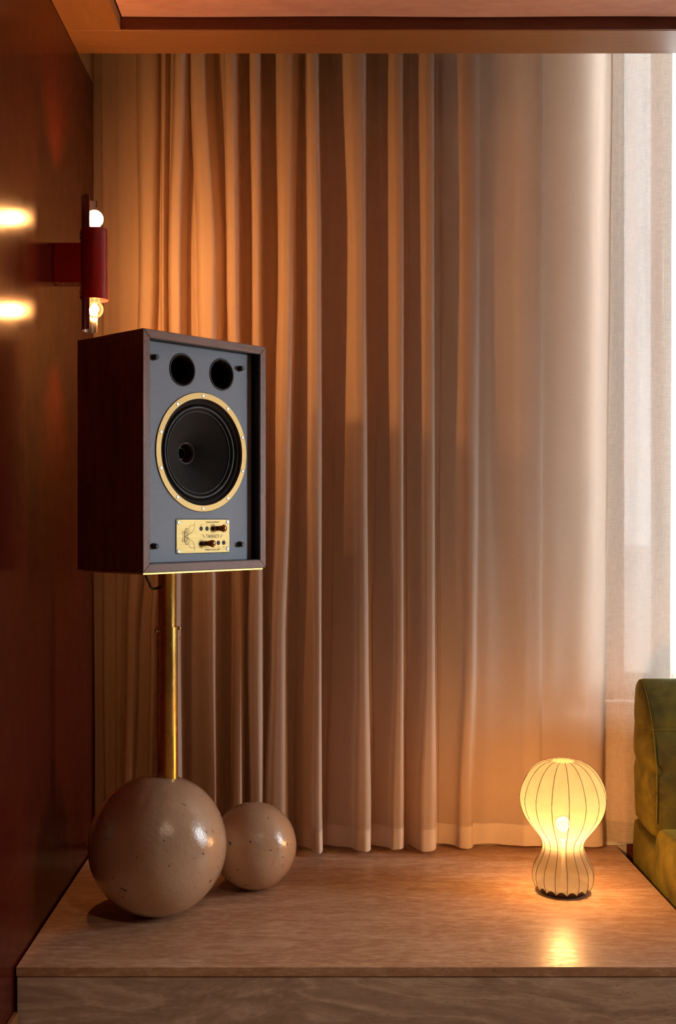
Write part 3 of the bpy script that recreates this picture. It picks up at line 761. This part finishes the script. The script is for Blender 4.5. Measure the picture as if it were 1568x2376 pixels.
def bulb(zc, up, gm):
    s = 1 if up else -1; rg = 0.0215
    prof = [(0.0001, s*rg)]
    for k in range(1,15):
        a = PI/2 - (PI*0.80)*k/14; prof.append((rg*math.cos(a), s*rg*math.sin(a)))
    r1, zl = prof[-1]; prof += [(0.0128, s*-0.0215), (0.0122, s*-0.027), (0.012, s*-0.030)]
    prof[0] = (0, s*rg)
    bm = nb(); lathe(bm, prof, 40, T(ax,0,zc)); b_ = link('bulb', bm, gm, sc, smooth='open')
    bm = nb(); lathe(bm, [(0.0128,s*-0.029),(0.0128,s*-0.045),(0.008,s*-0.050),(0,s*-0.051)], 28, T(ax,0,zc)); link('bulb_cap', bm, 'steel', b_, smooth=True, angle=0.5)
    bm = nb(); lathe(bm, [(0.016,s*-0.042),(0.016,s*-0.068),(0,s*-0.068)], 28, T(ax,0,zc)); link('lamp_holder', bm, 'black', sc, smooth=True, angle=0.5)
    bm = nb()
    for k in range(4):
        a = PI/4+PI/2*k; tube(bm, [(ax+0.0055*math.cos(a), 0.0055*math.sin(a), zc+s*-0.012), (ax+0.007*math.cos(a), 0.007*math.sin(a), zc+s*0.012)], 0.0013, 6)
    link('filament', bm, 'filament', b_)
    bm = nb(); lathe(bm, [(0.0035,s*-0.030),(0.0030,s*-0.016),(0.0045,s*-0.013),(0,s*-0.0125)], 12, T(ax,0,zc)); link('glass_stem', bm, 'amber_glass', b_, smooth='open')
    l = bpy.data.lights.new('bulb_light','POINT'); l.energy = 8.2; l.color = (1.0,0.44,0.145); l.shadow_soft_size = 0.013
    lo = bpy.data.objects.new('bulb_light', l); C.objects.link(lo); lo.parent = b_; lo.location = (ax,0,zc+s*0.002)
bulb(zs_(508), True, 'lit_globe'); bulb(zs_(718), False, 'amber_glass')

# ------------------------------------------------------------------ cocoon table lamp
YL = 2.815; lamp = empty('table_lamp', (X(1306,YL), YL, ZP)); tag(lamp, 'glowing ribbed cocoon table lamp on the platform in front of the curtain', 'lamp')
bm = nb(); lathe(bm, [(0,0.0005),(0.053,0.0005),(0.054,0.002),(0.054,0.010),(0.063,0.0125),(0.063,0.020),(0,0.022)], 48); link('base', bm, 'lamp_base', lamp, smooth=True, angle=0.5)
prof = [(0.0290,0.3300),(0.0350,0.3300),(0.0500,0.3265),(0.0650,0.3185),(0.0800,0.305),(0.0930,0.286),(0.1030,0.263),(0.1075,0.240),(0.1050,0.216),(0.0960,0.192),(0.0830,0.171),(0.0680,0.152),(0.0560,0.136),(0.0510,0.121),(0.0525,0.107),(0.0590,0.093),(0.0680,0.076),(0.0745,0.060),(0.0762,0.046),(0.0750,0.030),(0.0700,0.016),(0.0660,0.009)]
prof = catmull(prof, 3)
NR, SUB = 16, 8; ph0 = math.radians(-94.6)
rows = []
for i,(r,z) in enumerate(prof):
    row = []
    for k in range(NR*SUB):
        t = (k % SUB)/SUB; a = ph0 + 2*PI*k/(NR*SUB)
        ac = (t-0.5)*2*PI/NR
        rc = r*math.cos(PI/NR)/math.cos(ac) * (1-0.012*math.sin(PI*t))
        zz = z
        if i > len(prof)-9: zz += 0.010*((i-(len(prof)-9))/8)**2*math.sin(PI*t)
        if i < 2: zz -= 0.002*math.sin(PI*t)
        row.append((rc*math.cos(a), rc*math.sin(a), zz))
    row.append(row[0]); rows.append(row)
bm = sheet(rows); bmesh.ops.remove_doubles(bm, verts=bm.verts[:], dist=1e-6)
shd = link('shade', bm, 'cocoon', lamp, smooth='open')
for k in range(NR):
    a = ph0+2*PI*k/NR; bm = nb(); tube(bm, [((r+0.0002)*math.cos(a),(r+0.0002)*math.sin(a),z) for r,z in prof], 0.0008, 6)
    link('rib', bm, 'rib', shd, smooth=True)
bm = nb(); lathe(bm, [(0.006,0.013),(0.004,0.108),(0.006,0.111),(0.006,0.130),(0,0.130)], 24); link('stem', bm, 'white_paint', lamp, smooth=True, angle=0.5)
bm = nb(); lathe(bm, [(0.0,0.194)]+[(0.022*math.sin(PI*k/12), 0.172+0.022*math.cos(PI*k/12)) for k in range(1,10)]+[(0.008,0.147),(0.0065,0.1305)], 28); link('bulb', bm, 'lamp_bulb', lamp, smooth=True)
l = bpy.data.lights.new('lamp_light','POINT'); l.energy = 18.0; l.color = (1.0,0.53,0.215); l.shadow_soft_size = 0.026
lo = bpy.data.objects.new('lamp_light', l); C.objects.link(lo); lo.parent = lamp; lo.location = (0,0,0.172)

# ------------------------------------------------------------------ velvet sofa
sf = empty('velvet_sofa', (1.75, 2.75, 0)); tag(sf, 'olive green velvet sofa with tufted back below the window', 'sofa')
def padded(name, prof, x0, x1, seams_z=(), seams_x=(), bulge=0.02, rnd=0.05, parent=sf, dent=0.010, nx=64):
    """closed (y,z) profile swept in x; ends pillow in, seams pinch the surface"""
    P = catmull(prof+[prof[0]], 7)[:-1]; n_ = len(P)
    cy_ = sum(p[0] for p in P)/n_; cz_ = sum(p[1] for p in P)/n_
    st_ = []
    for k in range(9): a = PI/2*k/8; st_.append((x0+rnd*(1-math.sin(a)), math.cos(a)))
    ends = []
    for k in range(9):
        a = PI/2*k/8; ends.append((rnd*(1-math.sin(a)), 1-0.0))
    xs = []
    for k in range(7): xs.append((x0, 0.02+0.98*(k/6)**0.7 if k else 0.02, True))
    rows = []
    def ring(x, inset, xoff):
        r_ = []
        for i,(y,z) in enumerate(P):
            p0, p1 = P[i-1], P[(i+1)%n_]; ty, tz = p1[0]-p0[0], p1[1]-p0[1]; L_ = math.hypot(ty,tz) or 1
            ny_, nz_ = -tz/L_, ty/L_
            d = sum(dent*math.exp(-((z-s)/0.010)**2) for s in seams_z) + sum(dent*math.exp(-((x-s)/0.012)**2) for s in seams_x)
            # inward offset
            if (cy_-y)*ny_+(cz_-z)*nz_ < 0: ny_, nz_ = -ny_, -nz_
            dd = d
            yy = y+ny_*dd; zz = z+nz_*dd
            yy = cy_+(yy-cy_)*inset; zz = cz_+(zz-cz_)*inset
            xd = xoff
            if inset < 1: 
                sgn = 1 if xoff < (x0+x1)/2 else -1
                xd = xoff + sgn*sum(dent*0.9*math.exp(-((zz-s)/0.012)**2) for s in seams_z)
            r_.append((xd-1.75, yy-2.75, zz))
        return r_
    for ins in (0.02,0.3,0.55,0.75,0.88,0.95):
        rows.append(ring(x0, ins, x0 + bulge*(ins**2) ))
    c_ = 0.012
    rows.append(ring(x0, 0.985, x0+bulge+c_*0.25)); rows.append(ring(x0, 0.9999, x0+bulge+c_))
    for k in range(1,nx): x = x0+bulge+c_+(x1-x0-2*bulge-2*c_)*k/nx; rows.append(ring(x,1,x))
    rows.append(ring(x1,0.9999,x1-bulge-c_)); rows.append(ring(x1,0.985,x1-bulge-c_*0.25))
    for ins in (0.95,0.88,0.75,0.55,0.3,0.02): rows.append(ring(x1, ins, x1-bulge*(ins**2)))
    bm = nb(); V = [[bm.verts.new(p) for p in r] for r in rows]
    for a, b_ in zip(V, V[1:]):
        for k in range(n_): bm.faces.new((a[k],a[(k+1)%n_],b_[(k+1)%n_],b_[k]))
    bm.faces.new(V[0][::-1]); bm.faces.new(V[-1])
    o = link(name, bm, 'velvet', parent, smooth=True)
    return o
SX0, SX1 = 0.889, 2.70
zr = lambda py, d: Z(py, d)
back = [(3.135,0.30),(3.150,0.45),(3.148,0.60),(3.138,0.672),(3.110,0.694),(3.075,0.680),(3.035,0.640),(2.995,0.575),(2.968,0.500),(2.958,0.42),(2.962,0.33),(2.975,0.292),(3.05,0.290)]
bk = padded('backrest', back, SX0, SX1, seams_z=(Z(1694,2.992), Z(1790,2.963)), seams_x=(1.35,1.80,2.25), dent=0.008)
def seam(P, parent, r=0.0011):
    bm = nb(); tube(bm, [(x-1.75,y-2.75,z) for x,y,z in P], r, 6); link('seam', bm, 'velvet_seam', parent, smooth=True)
fr = catmull([(3.135,0.672),(3.110,0.692),(3.075,0.680),(3.035,0.640),(2.995,0.575),(2.968,0.500),(2.958,0.42),(2.962,0.33)], 6)
seam([(SX0+0.024, y-0.002, z) for y,z in fr], bk)
for zz, yy in ((Z(1694,2.992),2.998),(Z(1790,2.963),2.972)):
    seam([(SX0+0.022, 3.138, zz),(SX0+0.014,3.11,zz),(SX0+0.0095,3.07,zz),(SX0+0.013,3.03,zz),(SX0+0.030,yy,zz),(SX0+0.05,yy-0.001,zz),(SX1-0.05,yy-0.001,zz)], bk)
base = [(3.150,0.03),(3.158,0.12),(3.158,0.24),(3.140,0.296),(3.08,0.285),(3.0,0.272),(2.90,0.262),(2.6,0.255),(2.36,0.25),(2.315,0.22),(2.31,0.12),(2.33,0.03),(2.7,0.02)]
padded('seat_base', base, SX0+0.003, SX1, bulge=0.012)
seat = [(2.952,0.262),(2.948,0.295),(2.925,0.322),(2.88,0.334),(2.75,0.338),(2.55,0.338),(2.38,0.335),(2.30,0.315),(2.275,0.27),(2.28,0.20),(2.32,0.175),(2.6,0.172),(2.85,0.178),(2.935,0.215)]
padded('seat_cushion', seat, SX0-0.006, SX1+0.004, seams_x=(1.35,1.80,2.25), bulge=0.022)
for x_ in (1.05, 2.55):
    for y_ in (2.42, 3.05):
        bm = nb(); lathe(bm, [(0,0.0005),(0.03,0.0005),(0.03,0.035),(0,0.035)], 20, T(x_-1.75,y_-2.75,0)); link('foot', bm, 'black', sf, smooth=True, angle=0.5)

# ------------------------------------------------------------------ unseen dome pendant added to light the platform front, not the curtain
pd = empty('fill_pendant', (0.60, 0.70, ZS)); tag(pd, 'unseen black dome pendant added to light the platform front', 'lamp')
bm = nb(); lathe(bm, [(0,-0.001),(0.05,-0.001),(0.05,-0.02),(0,-0.02)], 32); link('ceiling_rose', bm, 'black', pd, smooth=True, angle=0.5)
bm = nb(); tube(bm, [(0,0,-0.02),(0,0,-0.20)], 0.003, 8); link('cord', bm, 'black', pd, smooth=True)
dome = [(0.02,-0.20),(0.06,-0.205),(0.11,-0.235),(0.145,-0.285),(0.165,-0.35),(0.17,-0.42)]
bm = nb(); lathe(bm, [(0,-0.20)]+dome+[(r-0.003,z) for r,z in dome[::-1]]+[(0,-0.204)], 48); link('dome', bm, 'black', pd, smooth=True, angle=0.7)
bm = nb(); lathe(bm, [(0,-0.235)]+[(0.03*math.sin(PI*k/12), -0.265+0.03*math.cos(PI*k/12)) for k in range(1,12)]+[(0,-0.295)], 28); link('bulb', bm, 'lamp_bulb', pd, smooth=True)
l = bpy.data.lights.new('pendant_fill_light','POINT'); l.energy = 48; l.color = (1.0,0.80,0.64); l.shadow_soft_size = 0.028
lo = bpy.data.objects.new('pendant_fill_light', l); C.objects.link(lo); lo.parent = pd; lo.location = (0,0,-0.265)
